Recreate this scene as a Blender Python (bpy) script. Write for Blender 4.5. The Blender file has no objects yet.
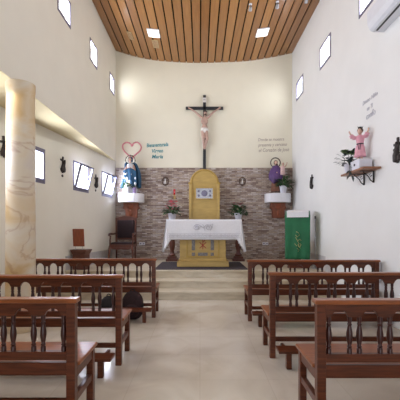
import bpy, bmesh, math, random
from mathutils import Vector, Matrix, Euler
random.seed(7)
PI = math.pi
COL = bpy.context.scene.collection
S = bpy.context.scene

# ------------------------------------------------------------------ materials
def _nt(name):
    m = bpy.data.materials.new(name); m.use_nodes = True
    nt = m.node_tree; b = nt.nodes['Principled BSDF']
    return m, nt, b
def N(nt, t, **kw):
    n = nt.nodes.new(t)
    for k, v in kw.items(): setattr(n, k, v)
    return n
def coords(nt, scale=(1,1,1)):
    tc = N(nt, 'ShaderNodeTexCoord'); mp = N(nt, 'ShaderNodeMapping')
    mp.inputs['Scale'].default_value = scale
    nt.links.new(tc.outputs['Object'], mp.inputs['Vector']); return mp.outputs['Vector']
def ramp(nt, src, stops):
    r = N(nt, 'ShaderNodeValToRGB'); e = r.color_ramp.elements
    while len(e) > 1: e.remove(e[-1])
    e[0].position = stops[0][0]; e[0].color = (*stops[0][1], 1)
    for p, c in stops[1:]:
        x = e.new(p); x.color = (*c, 1)
    nt.links.new(src, r.inputs[0]); return r.outputs[0]
def mat(name, c, rough=.6, metal=0, var=.12, scale=12, stretch=(1,1,1), coat=0, bump=0, emit=0, spec=.5, sheen=0):
    m, nt, b = _nt(name)
    v = coords(nt, stretch)
    n = N(nt, 'ShaderNodeTexNoise'); n.inputs['Scale'].default_value = scale; n.inputs['Detail'].default_value = 4
    nt.links.new(v, n.inputs['Vector'])
    lo = tuple(x*(1-var) for x in c); hi = tuple(min(1, x*(1+var)) for x in c)
    o = ramp(nt, n.outputs[0], [(.3, lo), (.7, hi)])
    nt.links.new(o, b.inputs['Base Color'])
    b.inputs['Roughness'].default_value = rough; b.inputs['Metallic'].default_value = metal
    b.inputs['Coat Weight'].default_value = coat; b.inputs['Coat Roughness'].default_value = .2
    b.inputs['Specular IOR Level'].default_value = spec
    if sheen: b.inputs['Sheen Weight'].default_value = sheen
    if bump:
        bp = N(nt, 'ShaderNodeBump'); bp.inputs['Strength'].default_value = bump; bp.inputs['Distance'].default_value = .01
        nt.links.new(n.outputs[0], bp.inputs['Height']); nt.links.new(bp.outputs[0], b.inputs['Normal'])
    if emit:
        b.inputs['Emission Color'].default_value = (*c, 1); b.inputs['Emission Strength'].default_value = emit
    return m
M = {}
M['plaster'] = mat('cream_plaster', (.80,.765,.675), .85, var=.02, scale=2, spec=.2)
M['plaster_back'] = mat('cream_plaster_back', (.84,.80,.66), .85, var=.02, scale=2, spec=.2)
M['plaster_cool_lit'] = mat('cream_plaster_cool_lit', (.80,.795,.785), .85, var=.02, scale=2, spec=.2)  # same paint as the cream walls, cool daylight tint put into the colour
M['soffit'] = mat('warm_lit_soffit', (.60,.51,.31), .85, var=.03, scale=3, spec=.2)  # yellow of the warm lamp light is put into the base colour
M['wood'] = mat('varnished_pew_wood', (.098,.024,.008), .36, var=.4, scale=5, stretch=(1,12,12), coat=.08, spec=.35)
M['wood_lit'] = mat('varnished_pew_wood_lit', (.25,.072,.020), .30, var=.3, scale=5, stretch=(1,12,12), coat=.15, spec=.4)  # pew wood again, lighter: sheen on seats and top rails painted in
M['wood_dark'] = mat('dark_turned_wood', (.040,.008,.005), .38, var=.3, scale=8, coat=.1, spec=.4)
M['chair_wood'] = mat('mahogany', (.10,.026,.014), .42, var=.25, scale=8, coat=.2)
M['velvet'] = mat('dark_maroon_velvet', (.018,.006,.010), .8, var=.2)
M['corbel'] = mat('red_brown_corbel_wood', (.20,.055,.022), .5, var=.3, scale=6, stretch=(6,6,1))
M['board'] = mat('red_brown_board', (.24,.060,.022), .45, var=.2, scale=5, stretch=(6,6,1))
M['shelf_wood'] = mat('shelf_wood', (.28,.12,.06), .5, var=.2, stretch=(8,1,8))
M['yellow'] = mat('ochre_painted_wood', (.51,.345,.105), .5, var=.10, scale=5, stretch=(1,1,3))
M['yellow_dark'] = mat('ochre_moulding', (.46,.30,.06), .5, var=.1)
M['inset'] = mat('grey_stone_inset', (.16,.14,.13), .4, var=.5, scale=40)
M['red_paint'] = mat('red_paint', (.36,.04,.02), .6)
M['white_cloth'] = mat('white_linen', (.80,.80,.84), .9, var=.03, scale=30, spec=.1)
M['embroid'] = mat('grey_embroidery', (.54,.53,.57), .8)
M['green'] = mat('green_satin', (.006,.135,.050), .6, var=.15, scale=6, sheen=.2)
M['gold'] = mat('gold_thread', (.62,.52,.22), .5)
M['black_wood'] = mat('black_stained_wood', (.022,.024,.030), .5, var=.2)
M['skin_statue'] = mat('painted_flesh', (.62,.40,.31), .6, var=.1)
M['skin_corpus'] = mat('painted_corpus_flesh', (.50,.33,.27), .55, var=.2, scale=9)
M['hair'] = mat('brown_hair', (.07,.035,.02), .7)
M['loin'] = mat('white_loincloth', (.78,.75,.72), .8)
M['blue'] = mat('blue_mantle', (.008,.070,.155), .6, var=.25, scale=9)
M['whiterobe'] = mat('white_robe', (.74,.76,.80), .7)
M['purple'] = mat('purple_robe', (.10,.045,.17), .6, var=.25)
M['brown_robe'] = mat('brown_robe', (.24,.10,.06), .6, var=.2)
M['pink'] = mat('pink_tunic', (.74,.36,.44), .65, var=.1)
M['pink_light'] = mat('pale_pink_cloth', (.72,.50,.48), .65, var=.1)
M['belt'] = mat('dark_belt', (.05,.04,.06), .6)
M['halo'] = mat('dark_metal_halo', (.07,.05,.04), .4, metal=.7)
M['brass'] = mat('brass', (.55,.38,.14), .35, metal=.9)
M['bronze'] = mat('dark_bronze', (.035,.026,.024), .45, metal=.4, var=.4, scale=30)
M['bronze_lt'] = mat('brown_bronze', (.13,.085,.065), .5, metal=.3, var=.4, scale=30)
M['leaf'] = mat('green_leaf', (.035,.095,.030), .5, var=.4, scale=14)
M['leaf_dark'] = mat('purple_green_leaf', (.035,.050,.050), .5, var=.4, scale=14)
M['leaf_lt'] = mat('light_green_leaf', (.10,.20,.05), .5, var=.4, scale=14)
M['pinkflower'] = mat('pink_petals', (.70,.17,.22), .6, var=.2)
M['redflower'] = mat('dark_red_petals', (.38,.06,.07), .6, var=.2)
M['cream_flower'] = mat('cream_petals', (.75,.62,.42), .6)
M['pot_white'] = mat('white_ceramic', (.72,.72,.80), .35, var=.03)
M['pot_lilac'] = mat('lilac_foil', (.34,.24,.46), .4, var=.2)
M['soil'] = mat('potting_soil', (.04,.025,.015), .9)
M['frame'] = mat('purple_grey_aluminium', (.20,.19,.27), .45, metal=.3, var=.05)
M['ac'] = mat('white_plastic', (.72,.73,.78), .4, var=.02)
M['black'] = mat('black_plastic', (.015,.015,.018), .5)
M['iron'] = mat('black_iron', (.02,.018,.018), .5, metal=.6)
M['metal'] = mat('grey_metal', (.36,.36,.38), .35, metal=.8)
M['bag'] = mat('dark_maroon_nylon', (.022,.006,.009), .75, var=.3, scale=30)
M['bag2'] = mat('black_nylon', (.012,.009,.012), .7, var=.3, scale=30)
M['rug'] = mat('dark_grey_rug', (.075,.062,.068), .95, var=.3, scale=60, bump=.4, spec=.1)
M['teal'] = mat('teal_lettering', (.06,.30,.33), .6)
M['taupe'] = mat('taupe_lettering', (.40,.33,.29), .7)
M['greyletter'] = mat('grey_lettering', (.47,.46,.53), .7)
M['heartpink'] = mat('pink_heart_paint', (.74,.30,.33), .6, var=.15, scale=40)
M['tile_base'] = mat('pale_grey_marble', (.52,.50,.50), .4, var=.1)
M['plate_beige'] = mat('beige_plate_paint', (.55,.42,.24), .5)
M['redglass'] = mat('red_glass', (.42,.015,.02), .2, var=.1)
M['led'] = mat('lamp_diffuser', (1,.98,.95), .5, var=0, emit=1.6)
M['warmlamp'] = mat('warm_lamp_glass', (1,.80,.45), .5, var=0, emit=6)
M['tabern'] = mat('silver_blue_relief', (.48,.50,.56), .35, metal=.4, var=.35, scale=40)
M['void'] = mat('dark_ceiling_void', (.010,.006,.004), .95)

def glass():
    m, nt, b = _nt('window_glass')
    t = N(nt, 'ShaderNodeBsdfTransparent'); g = N(nt, 'ShaderNodeBsdfGlossy'); g.inputs['Roughness'].default_value = .05
    x = N(nt, 'ShaderNodeMixShader'); x.inputs[0].default_value = .06
    nt.links.new(t.outputs[0], x.inputs[1]); nt.links.new(g.outputs[0], x.inputs[2])
    nt.links.new(x.outputs[0], nt.nodes['Material Output'].inputs[0]); return m
M['glass'] = glass()

def mat_floor():
    m, nt, b = _nt('polished_cream_marble')
    v = coords(nt)
    n = N(nt, 'ShaderNodeTexNoise'); n.inputs['Scale'].default_value = 1.6; n.inputs['Detail'].default_value = 8; n.inputs['Distortion'].default_value = 1.2
    nt.links.new(v, n.inputs['Vector'])
    base = ramp(nt, n.outputs[0], [(.3, (.55,.475,.39)), (.5, (.64,.57,.475)), (.72, (.70,.64,.555))])
    br = N(nt, 'ShaderNodeTexBrick'); br.offset = 0
    br.inputs['Scale'].default_value = 1; br.inputs['Brick Width'].default_value = .6; br.inputs['Row Height'].default_value = .6
    br.inputs['Mortar Size'].default_value = .0025; br.inputs['Mortar Smooth'].default_value = .3
    br.inputs['Color1'].default_value = (1,1,1,1); br.inputs['Color2'].default_value = (.96,.955,.945,1); br.inputs['Mortar'].default_value = (.84,.81,.77,1)
    nt.links.new(v, br.inputs['Vector'])
    mx = N(nt, 'ShaderNodeMix', data_type='RGBA', blend_type='MULTIPLY'); mx.inputs[0].default_value = 1
    nt.links.new(base, mx.inputs[6]); nt.links.new(br.outputs[0], mx.inputs[7]); nt.links.new(mx.outputs[2], b.inputs['Base Color'])
    b.inputs['Roughness'].default_value = .17; b.inputs['Specular IOR Level'].default_value = .6
    return m
M['floor'] = mat_floor()
def mat_step():
    m, nt, b = _nt('cream_marble_step')
    v = coords(nt, (1,3,3))
    n = N(nt, 'ShaderNodeTexNoise'); n.inputs['Scale'].default_value = 2.5; n.inputs['Detail'].default_value = 7; n.inputs['Distortion'].default_value = 1
    nt.links.new(v, n.inputs['Vector'])
    nt.links.new(ramp(nt, n.outputs[0], [(.3, (.50,.42,.30)), (.55, (.63,.55,.42)), (.8, (.71,.65,.54))]), b.inputs['Base Color'])
    b.inputs['Roughness'].default_value = .3; return m
M['step'] = mat_step()
def mat_column():
    m, nt, b = _nt('marbled_yellow_pink_plaster')
    v = coords(nt, (1,1,1.3))
    n = N(nt, 'ShaderNodeTexNoise'); n.inputs['Scale'].default_value = 1.3; n.inputs['Detail'].default_value = 4; n.inputs['Distortion'].default_value = 1.0
    nt.links.new(v, n.inputs['Vector'])
    c1 = ramp(nt, n.outputs[0], [(.34, (.56,.38,.18)), (.45, (.64,.50,.32)), (.56, (.66,.58,.46)), (.72, (.60,.53,.50))])
    n2 = N(nt, 'ShaderNodeTexNoise'); n2.inputs['Scale'].default_value = .9; n2.inputs['Detail'].default_value = 5; n2.inputs['Distortion'].default_value = 1.6
    mp = N(nt, 'ShaderNodeMapping'); mp.inputs['Location'].default_value = (3,1,5.4)
    nt.links.new(v, mp.inputs[0]); nt.links.new(mp.outputs[0], n2.inputs['Vector'])
    vein = ramp(nt, n2.outputs[0], [(.475, (1,1,1)), (.5, (.80,.70,.66)), (.525, (1,1,1))])
    mx = N(nt, 'ShaderNodeMix', data_type='RGBA', blend_type='MULTIPLY'); mx.inputs[0].default_value = 1
    nt.links.new(c1, mx.inputs[6]); nt.links.new(vein, mx.inputs[7]); nt.links.new(mx.outputs[2], b.inputs['Base Color'])
    b.inputs['Roughness'].default_value = .4; return m
M['column'] = mat_column()
def mat_stone():
    m, nt, b = _nt('thin_split_stone_cladding')
    tc = N(nt, 'ShaderNodeTexCoord'); sp = N(nt, 'ShaderNodeSeparateXYZ'); cb = N(nt, 'ShaderNodeCombineXYZ')
    nt.links.new(tc.outputs['Object'], sp.inputs[0]); nt.links.new(sp.outputs[0], cb.inputs[0]); nt.links.new(sp.outputs[2], cb.inputs[1])
    br = N(nt, 'ShaderNodeTexBrick'); br.offset = .37; br.squash = 1
    br.inputs['Scale'].default_value = 1; br.inputs['Brick Width'].default_value = .15; br.inputs['Row Height'].default_value = .040
    br.inputs['Mortar Size'].default_value = .004; br.inputs['Mortar Smooth'].default_value = .4
    br.inputs['Color1'].default_value = (0,0,0,1); br.inputs['Color2'].default_value = (1,1,1,1); br.inputs['Mortar'].default_value = (.5,.5,.5,1)
    nt.links.new(cb.outputs[0], br.inputs['Vector'])
    tint = ramp(nt, br.outputs[0], [(0, (.26,.18,.15)), (.3, (.46,.365,.31)), (.5, (.60,.50,.40)), (.75, (.52,.45,.42)), (1, (.76,.69,.64))])
    n = N(nt, 'ShaderNodeTexNoise'); n.inputs['Scale'].default_value = 9; n.inputs['Detail'].default_value = 5
    mp = N(nt, 'ShaderNodeMapping'); mp.inputs['Scale'].default_value = (1,4,1)
    nt.links.new(cb.outputs[0], mp.inputs[0]); nt.links.new(mp.outputs[0], n.inputs['Vector'])
    nn = ramp(nt, n.outputs[0], [(.3, (.62,.58,.58)), (.7, (1.0,1.0,1.0))])
    mx = N(nt, 'ShaderNodeMix', data_type='RGBA', blend_type='MULTIPLY'); mx.inputs[0].default_value = 1
    nt.links.new(tint, mx.inputs[6]); nt.links.new(nn, mx.inputs[7])
    mo = N(nt, 'ShaderNodeMix', data_type='RGBA'); nt.links.new(br.outputs['Fac'], mo.inputs[0])
    nt.links.new(mx.outputs[2], mo.inputs[6]); mo.inputs[7].default_value = (.15,.12,.11,1)
    nt.links.new(mo.outputs[2], b.inputs['Base Color'])
    bp = N(nt, 'ShaderNodeBump'); bp.inputs['Strength'].default_value = .6; bp.inputs['Distance'].default_value = .012
    nt.links.new(br.outputs[0], bp.inputs['Height']); nt.links.new(bp.outputs[0], b.inputs['Normal'])
    b.inputs['Roughness'].default_value = .8; return m
M['stone'] = mat_stone()
BW = 5.03/25
def mat_ceiling():
    m, nt, b = _nt('varnished_ceiling_boards')
    tc = N(nt, 'ShaderNodeTexCoord'); sp = N(nt, 'ShaderNodeSeparateXYZ'); nt.links.new(tc.outputs['Object'], sp.inputs[0])
    a = N(nt, 'ShaderNodeMath', operation='ADD'); a.inputs[1].default_value = 2.4; nt.links.new(sp.outputs[0], a.inputs[0])
    d = N(nt, 'ShaderNodeMath', operation='DIVIDE'); d.inputs[1].default_value = BW; nt.links.new(a.outputs[0], d.inputs[0])
    f = N(nt, 'ShaderNodeMath', operation='FLOOR'); nt.links.new(d.outputs[0], f.inputs[0])
    w = N(nt, 'ShaderNodeTexWhiteNoise', noise_dimensions='1D'); nt.links.new(f.outputs[0], w.inputs['W'])
    c1 = ramp(nt, w.outputs[0], [(0, (.29,.122,.032)), (.5, (.35,.155,.041)), (1, (.41,.190,.055))])
    n = N(nt, 'ShaderNodeTexNoise'); n.inputs['Scale'].default_value = 3; n.inputs['Detail'].default_value = 5
    mp = N(nt, 'ShaderNodeMapping'); mp.inputs['Scale'].default_value = (10,.7,1)
    nt.links.new(tc.outputs['Object'], mp.inputs[0]); nt.links.new(mp.outputs[0], n.inputs['Vector'])
    nn = ramp(nt, n.outputs[0], [(.3, (.78,.74,.70)), (.7, (1,1,1))])
    mx = N(nt, 'ShaderNodeMix', data_type='RGBA', blend_type='MULTIPLY'); mx.inputs[0].default_value = 1
    nt.links.new(c1, mx.inputs[6]); nt.links.new(nn, mx.inputs[7]); nt.links.new(mx.outputs[2], b.inputs['Base Color'])
    b.inputs['Roughness'].default_value = .32; b.inputs['Coat Weight'].default_value = .15; return m
M['ceiling'] = mat_ceiling()

# ------------------------------------------------------------------ helpers
def R3(rot): return Euler(rot).to_matrix().to_4x4()
class MB:
    def __init__(s): s.bm = bmesh.new()
    def box(s, c, size, rot=(0,0,0)):
        s.boxm(Matrix.Translation(c) @ R3(rot), size); return s
    def boxm(s, mtx, size):
        r = bmesh.ops.create_cube(s.bm, size=1)
        bmesh.ops.transform(s.bm, matrix=mtx @ Matrix.Diagonal((*size, 1)), verts=r['verts'])
    def b2(s, lo, hi):
        return s.box([(a+b)/2 for a, b in zip(lo, hi)], [b-a for a, b in zip(lo, hi)])
    def ell(s, c, r, rot=(0,0,0), seg=16):
        q = bmesh.ops.create_uvsphere(s.bm, u_segments=seg, v_segments=max(6, seg*2//3), radius=1)
        bmesh.ops.transform(s.bm, matrix=Matrix.Translation(c) @ R3(rot) @ Matrix.Diagonal((*r, 1)), verts=q['verts']); return s
    def taper(s, p0, p1, r0, r1, seg=12):
        p0, p1 = Vector(p0), Vector(p1); d = p1-p0
        q = bmesh.ops.create_cone(s.bm, cap_ends=True, segments=seg, radius1=r0, radius2=r1, depth=d.length)
        m = Matrix.Translation((p0+p1)/2) @ d.to_track_quat('Z', 'Y').to_matrix().to_4x4()
        bmesh.ops.transform(s.bm, matrix=m, verts=q['verts']); return s
    def limb(s, pts, rs, seg=12):
        for i in range(len(pts)-1):
            s.taper(pts[i], pts[i+1], rs[i], rs[i+1], seg)
        for p, r in zip(pts, rs): s.ell(p, (r,r,r), seg=seg)
        return s
    def lathe(s, prof, c=(0,0,0), seg=24, mod=None, sy=1):
        rings = []
        for k, (r, z) in enumerate(prof):
            ring = []
            for i in range(seg):
                a = 2*PI*i/seg; q = r*(mod(a, z) if mod else 1)
                ring.append(s.bm.verts.new((c[0]+q*math.cos(a), c[1]+q*math.sin(a)*sy, c[2]+z)))
            rings.append(ring)
        for a, b in zip(rings, rings[1:]):
            for i in range(seg):
                s.bm.faces.new((a[i], a[(i+1) % seg], b[(i+1) % seg], b[i]))
        s.bm.faces.new(rings[0][::-1]); s.bm.faces.new(rings[-1]); return s
    def prism(s, poly, y0, y1):        # polygon in XZ extruded along Y
        a = [s.bm.verts.new((x, y0, z)) for x, z in poly]; b = [s.bm.verts.new((x, y1, z)) for x, z in poly]
        s.bm.faces.new(a); s.bm.faces.new(b[::-1]); n = len(poly)
        for i in range(n): s.bm.faces.new((a[i], b[i], b[(i+1) % n], a[(i+1) % n]))
        return s
    def tube(s, pts, r, seg=8, closed=False):
        pts = [Vector(p) for p in pts]; n = len(pts); rings = []
        for i, p in enumerate(pts):
            if closed: t = pts[(i+1) % n]-pts[i-1]
            else: t = pts[min(i+1, n-1)]-pts[max(i-1, 0)]
            q = t.to_track_quat('Z', 'Y')
            rr = r[i] if isinstance(r, (list, tuple)) else r
            rings.append([s.bm.verts.new(p+q @ Vector((rr*math.cos(2*PI*k/seg), rr*math.sin(2*PI*k/seg), 0))) for k in range(seg)])
        pairs = list(zip(rings, rings[1:])) + ([(rings[-1], rings[0])] if closed else [])
        for a, b in pairs:
            off = 0
            if closed: off = min(range(seg), key=lambda o: (a[0].co-b[o].co).length)
            for k in range(seg): s.bm.faces.new((a[k], a[(k+1) % seg], b[(k+1+off) % seg], b[(k+off) % seg]))
        if not closed: s.bm.faces.new(rings[0][::-1]); s.bm.faces.new(rings[-1])
        return s
    def leaf(s, base, d, L, W, droop=.3, up=Vector((0,0,1))):
        base = Vector(base); d = Vector(d).normalized(); side = d.cross(up)
        if side.length < .01: side = Vector((1,0,0))
        side.normalize(); nrm = side.cross(d); mid = []; lft = []; rgt = []
        for t, w in ((0,.06),(.3,.8),(.6,.9),(.85,.45),(1,.02)):
            p = base+d*L*t-Vector((0,0,1))*droop*L*t*t
            mid.append(s.bm.verts.new(p)); lft.append(s.bm.verts.new(p+side*W*w/2+nrm*W*.12*w)); rgt.append(s.bm.verts.new(p-side*W*w/2+nrm*W*.12*w))
        for i in range(4):
            s.bm.faces.new((mid[i], mid[i+1], lft[i+1], lft[i])); s.bm.faces.new((mid[i], rgt[i], rgt[i+1], mid[i+1]))
        return s
    def grid(s, f, nu, nv):
        v = [[s.bm.verts.new(f(i/nu, j/nv)) for j in range(nv+1)] for i in range(nu+1)]
        for i in range(nu):
            for j in range(nv): s.bm.faces.new((v[i][j], v[i+1][j], v[i+1][j+1], v[i][j+1]))
        return s
    def build(s, name, m, parent=None, smooth=False, bevel=0, remesh=0, solid=0, loc=None):
        bmesh.ops.recalc_face_normals(s.bm, faces=s.bm.faces)
        me = bpy.data.meshes.new(name); s.bm.to_mesh(me); s.bm.free()
        o = bpy.data.objects.new(name, me); COL.objects.link(o)
        me.materials.append(m if not isinstance(m, str) else M[m])
        if remesh:
            md = o.modifiers.new('r', 'REMESH'); md.mode = 'VOXEL'; md.voxel_size = remesh
            sm = o.modifiers.new('s', 'SMOOTH'); sm.iterations = 3; sm.factor = .5
            dg = bpy.context.evaluated_depsgraph_get(); dg.update()
            me2 = bpy.data.meshes.new_from_object(o.evaluated_get(dg)); o.modifiers.clear(); o.data = me2
            if not me2.materials: me2.materials.append(M[m] if isinstance(m, str) else m)
            me = me2; smooth = True
        if smooth:
            for p in me.polygons: p.use_smooth = True
        if solid:
            q = o.modifiers.new('t', 'SOLIDIFY'); q.thickness = solid; q.offset = 0
        if bevel:
            q = o.modifiers.new('b', 'BEVEL'); q.width = bevel; q.segments = 2; q.limit_method = 'ANGLE'; q.angle_limit = .7
        if parent: o.parent = parent
        if loc is not None: o.location = loc
        return o
def smooth_by(o, ang=40):
    me = o.data
    for p in me.polygons: p.use_smooth = True
    bm = bmesh.new(); bm.from_mesh(me)
    for e in bm.edges:
        if len(e.link_faces) == 2 and e.calc_face_angle(0) > math.radians(ang): e.smooth = False
    bm.to_mesh(me); bm.free(); return o
def tag(o, label, cat, group=None):
    o['label'] = label; o['category'] = cat
    if group: o['group'] = group
    return o
def thing(name, label, cat, loc=(0,0,0), rz=0, group=None):
    o = bpy.data.objects.new(name, None); COL.objects.link(o); o.location = loc; o.rotation_euler = (0,0,rz)
    return tag(o, label, cat, group)
def struct(o): o['kind'] = 'structure'; return o
def dup(root, loc, rz=0, label=None):
    r = root.copy(); COL.objects.link(r); r.location = loc; r.rotation_euler = (0,0,rz)
    if label: r['label'] = label
    for ch in list(root.children):
        c = ch.copy(); COL.objects.link(c); c.parent = r
        for g in ch.children:
            d = g.copy(); COL.objects.link(d); d.parent = c
    return r
def sempty(name):
    o = bpy.data.objects.new(name, None); COL.objects.link(o); o['kind'] = 'structure'; return o

# ------------------------------------------------------------------ camera
CH = 1.34; F = 340.0; HOR = 228.0
cam = bpy.data.cameras.new('camera'); co = bpy.data.objects.new('camera', cam); COL.objects.link(co)
co.location = (0,0,CH); co.rotation_euler = (PI/2,0,0); cam.sensor_width = 36; cam.lens = 36*F/400; cam.shift_y = (HOR-200)/400
cam.clip_start = .05; S.camera = co

# ------------------------------------------------------------------ room
XL, XR, YB, YR = -2.40, 2.63, 9.70, -3.6
SOF = 3.24; CZ = .45
AK = .162
def ax(y): return XL+AK*(y-YB)
ADIR = Vector((AK,1,0)).normalized(); ALEN = (YB-YR)/ADIR.y
AANG = math.atan2(ADIR.y, ADIR.x)          # local +x of the aisle wall runs away from the rear wall
def slab(mb, mtx, u0, u1, v0, v1, t, holes):
    """wall in local (x=u, z=v), thickness 0..t along local -y... holes = (ua,ub,va,vb)"""
    us = sorted(set([u0,u1]+[h[0] for h in holes]+[h[1] for h in holes]))
    vs = sorted(set([v0,v1]+[h[2] for h in holes]+[h[3] for h in holes]))
    for a, b in zip(us, us[1:]):
        run = None
        for c, d in zip(vs, vs[1:]):
            inside = any(h[0]-1e-6 <= a and b <= h[1]+1e-6 and h[2]-1e-6 <= c and d <= h[3]+1e-6 for h in holes)
            if not inside: run = (run[0] if run else c, d)
            if inside or d == vs[-1]:
                if run:
                    mb.boxm(mtx @ Matrix.Translation(((a+b)/2, t/2, (run[0]+run[1])/2)), (b-a, abs(t), run[1]-run[0]))
                run = None
def weld(o):
    bm = bmesh.new(); bm.from_mesh(o.data); bmesh.ops.remove_doubles(bm, verts=bm.verts, dist=1e-5)
    bm.to_mesh(o.data); bm.free(); return o
TOPZ = 6.75
# left nave wall: local x = +Y, thickness towards -X
mL = Matrix.Translation((XL,0,0)) @ Matrix.Rotation(PI/2, 4, 'Z')         # local x -> +Y, local y -> -X
LWIN = [(9.02,9.50,5.02,5.50),(7.40,7.92,5.02,5.50),(5.72,6.30,5.02,5.50),(3.95,4.50,5.02,5.50),(2.1,2.65,5.02,5.50),(0.2,.75,5.02,5.50)]  # the unseen openings towards the rear are added for more light
w = MB(); slab(w, mL, YR, YB, SOF, TOPZ, .2, LWIN); struct(w.build('wall_left', 'plaster'))
mR = Matrix.Translation((XR,0,0)) @ Matrix.Rotation(-PI/2, 4, 'Z')        # local x -> -Y, local y -> +X
RWY = [(8.66,9.27),(6.83,7.45),(5.00,5.62),(3.15,3.77),(1.3,1.92)]  # out-of-view ones near the camera are extra windows to brighten the nave
RWIN = [(-b,-a,4.79,5.28) for a, b in RWY]
w = MB(); slab(w, mR, -YB, -YR, 0, TOPZ, .2, RWIN); struct(w.build('wall_right', 'plaster_cool_lit'))
w = MB(); w.b2((-2.6,YB,0), (XR+.2,YB+.2,TOPZ)); struct(w.build('wall_back', 'plaster_back'))
w = MB(); slab(w, Matrix.Translation((0,YR,0)) @ Matrix.Rotation(PI, 4, 'Z'), -XR-.2, 4.9, 0, TOPZ, .2, [(-1.0,1.0,0,2.5)])
struct(w.build('wall_rear', 'plaster'))
# aisle wall
mA = Matrix.Translation((ax(YR),YR,0)) @ Matrix.Rotation(AANG, 4, 'Z')    # local x along wall to the back, local y outward (-X)
def ua(y): return (y-YR)/ADIR.y
AWY = [(5.70,6.42),(7.42,8.10),(8.80,9.44)]
AWIN = [(ua(a),ua(b),2.17,2.82) for a, b in AWY] + [(ua(a),ua(b),2.17,2.82) for a, b in ((3.8,4.5),(1.8,2.5))]
w = MB(); slab(w, mA, -.2, ALEN+.03, 0, SOF+.05, .2, AWIN); struct(w.build('wall_aisle', 'plaster'))
# aisle soffit and nave side
w = MB(); v = [w.bm.verts.new(p) for p in ((XL,YB,SOF),(XL,YR,SOF),(ax(YR)-.2,YR,SOF),(ax(YB)-.05,YB,SOF))]
v2 = [w.bm.verts.new(p.co+Vector((0,0,.12))) for p in v]
w.bm.faces.new(v); w.bm.faces.new(v2[::-1])
for i in range(4): w.bm.faces.new((v[i], v[(i+1) % 4], v2[(i+1) % 4], v2[i]))
bmesh.ops.translate(w.bm, verts=w.bm.verts, vec=(-.001,0,-.002))
struct(w.build('ceiling_aisle', 'soffit'))
# floor
w = MB(); w.b2((-4.9,YR-.2,-.2), (XR+.2,YB+.2,0)); struct(w.build('floor', 'floor'))
# steps
w = MB()
for (y0, y1, h0, h1) in ((6.33,YB,0,.15),(6.72,YB,.15,.30),(7.12,YB,.30,CZ)):
    pts = [(ax(y0)-.01,y0),(XR,y0),(XR,y1),(ax(y1)-.01,y1)]
    a = [w.bm.verts.new((x,y,h0)) for x, y in pts]; b = [w.bm.verts.new((x,y,h1-.03)) for x, y in pts]
    w.bm.faces.new(a[::-1]); w.bm.faces.new(b)
    for i in range(4): w.bm.faces.new((a[i], a[(i+1) % 4], b[(i+1) % 4], b[i]))
    pts = [(ax(y0)-.01,y0-.025),(XR,y0-.025),(XR,y1),(ax(y1)-.01,y1)]        # nosing slab
    a = [w.bm.verts.new((x,y,h1-.03)) for x, y in pts]; b = [w.bm.verts.new((x,y,h1)) for x, y in pts]
    w.bm.faces.new(a[::-1]); w.bm.faces.new(b)
    for i in range(4): w.bm.faces.new((a[i], a[(i+1) % 4], b[(i+1) % 4], b[i]))
struct(w.build('chancel_steps', 'step'))
# cladding
w = MB(); w.b2((XL+.001,YB-.04,CZ), (XR,YB,3.05)); struct(w.build('wall_cladding', 'stone'))
# baseboards in the chancel
w = MB(); w.b2((XR-.02,7.12,CZ), (XR,YB-.04,CZ+.30)); w.b2((XR-.02,6.72,.30), (XR,7.12,.60)); struct(w.build('baseboard_right', 'tile_base'))
w = MB(); u0, u1 = ua(7.12), ua(YB-.05)
w.boxm(mA @ Matrix.Translation(((u0+u1)/2,-.01,CZ+.15)), (u1-u0,.02,.30)); struct(w.build('baseboard_left', 'tile_base'))
# ceiling of curved boards
prof_pts = [(-2.62,6.46),(-2.40,6.40),(-2.0,6.27),(-1.43,6.14),(-.7,6.07),(0,6.05),(.8,6.07),(1.43,6.11),(2.0,6.20),(2.63,6.33),(2.85,6.38)]
def cz(x):
    for i in range(len(prof_pts)-1):
        (x0,z0),(x1,z1) = prof_pts[i], prof_pts[i+1]
        if x0 <= x <= x1+1e-9:
            t = (x-x0)/(x1-x0); m0 = (z1-prof_pts[max(i-1,0)][1])/(x1-prof_pts[max(i-1,0)][0]); j = min(i+2, len(prof_pts)-1)
            m1 = (prof_pts[j][1]-z0)/(prof_pts[j][0]-x0); h = x1-x0
            return (2*t**3-3*t*t+1)*z0+(t**3-2*t*t+t)*h*m0+(-2*t**3+3*t*t)*z1+(t**3-t*t)*h*m1
    return 6.4
w = MB()
for k in range(25):
    xa = XL+k*BW+.015; xb = XL+(k+1)*BW-.015
    if k == 0: xa = XL
    if k == 24: xb = XR
    w.prism([(xa,cz(xa)),(xb,cz(xb)),(xb,cz(xb)+.02),(xa,cz(xa)+.02)], YR, YB)
ce = struct(w.build('ceiling', 'ceiling'))
w = MB(); n = 24; xs = [XL+(XR-XL)*i/n for i in range(n+1)]
w.prism([(x,cz(x)+.035) for x in xs]+[(x,cz(x)+.06) for x in xs[::-1]], YR, YB); w.build('ceiling_void', 'void', ce)

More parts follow.
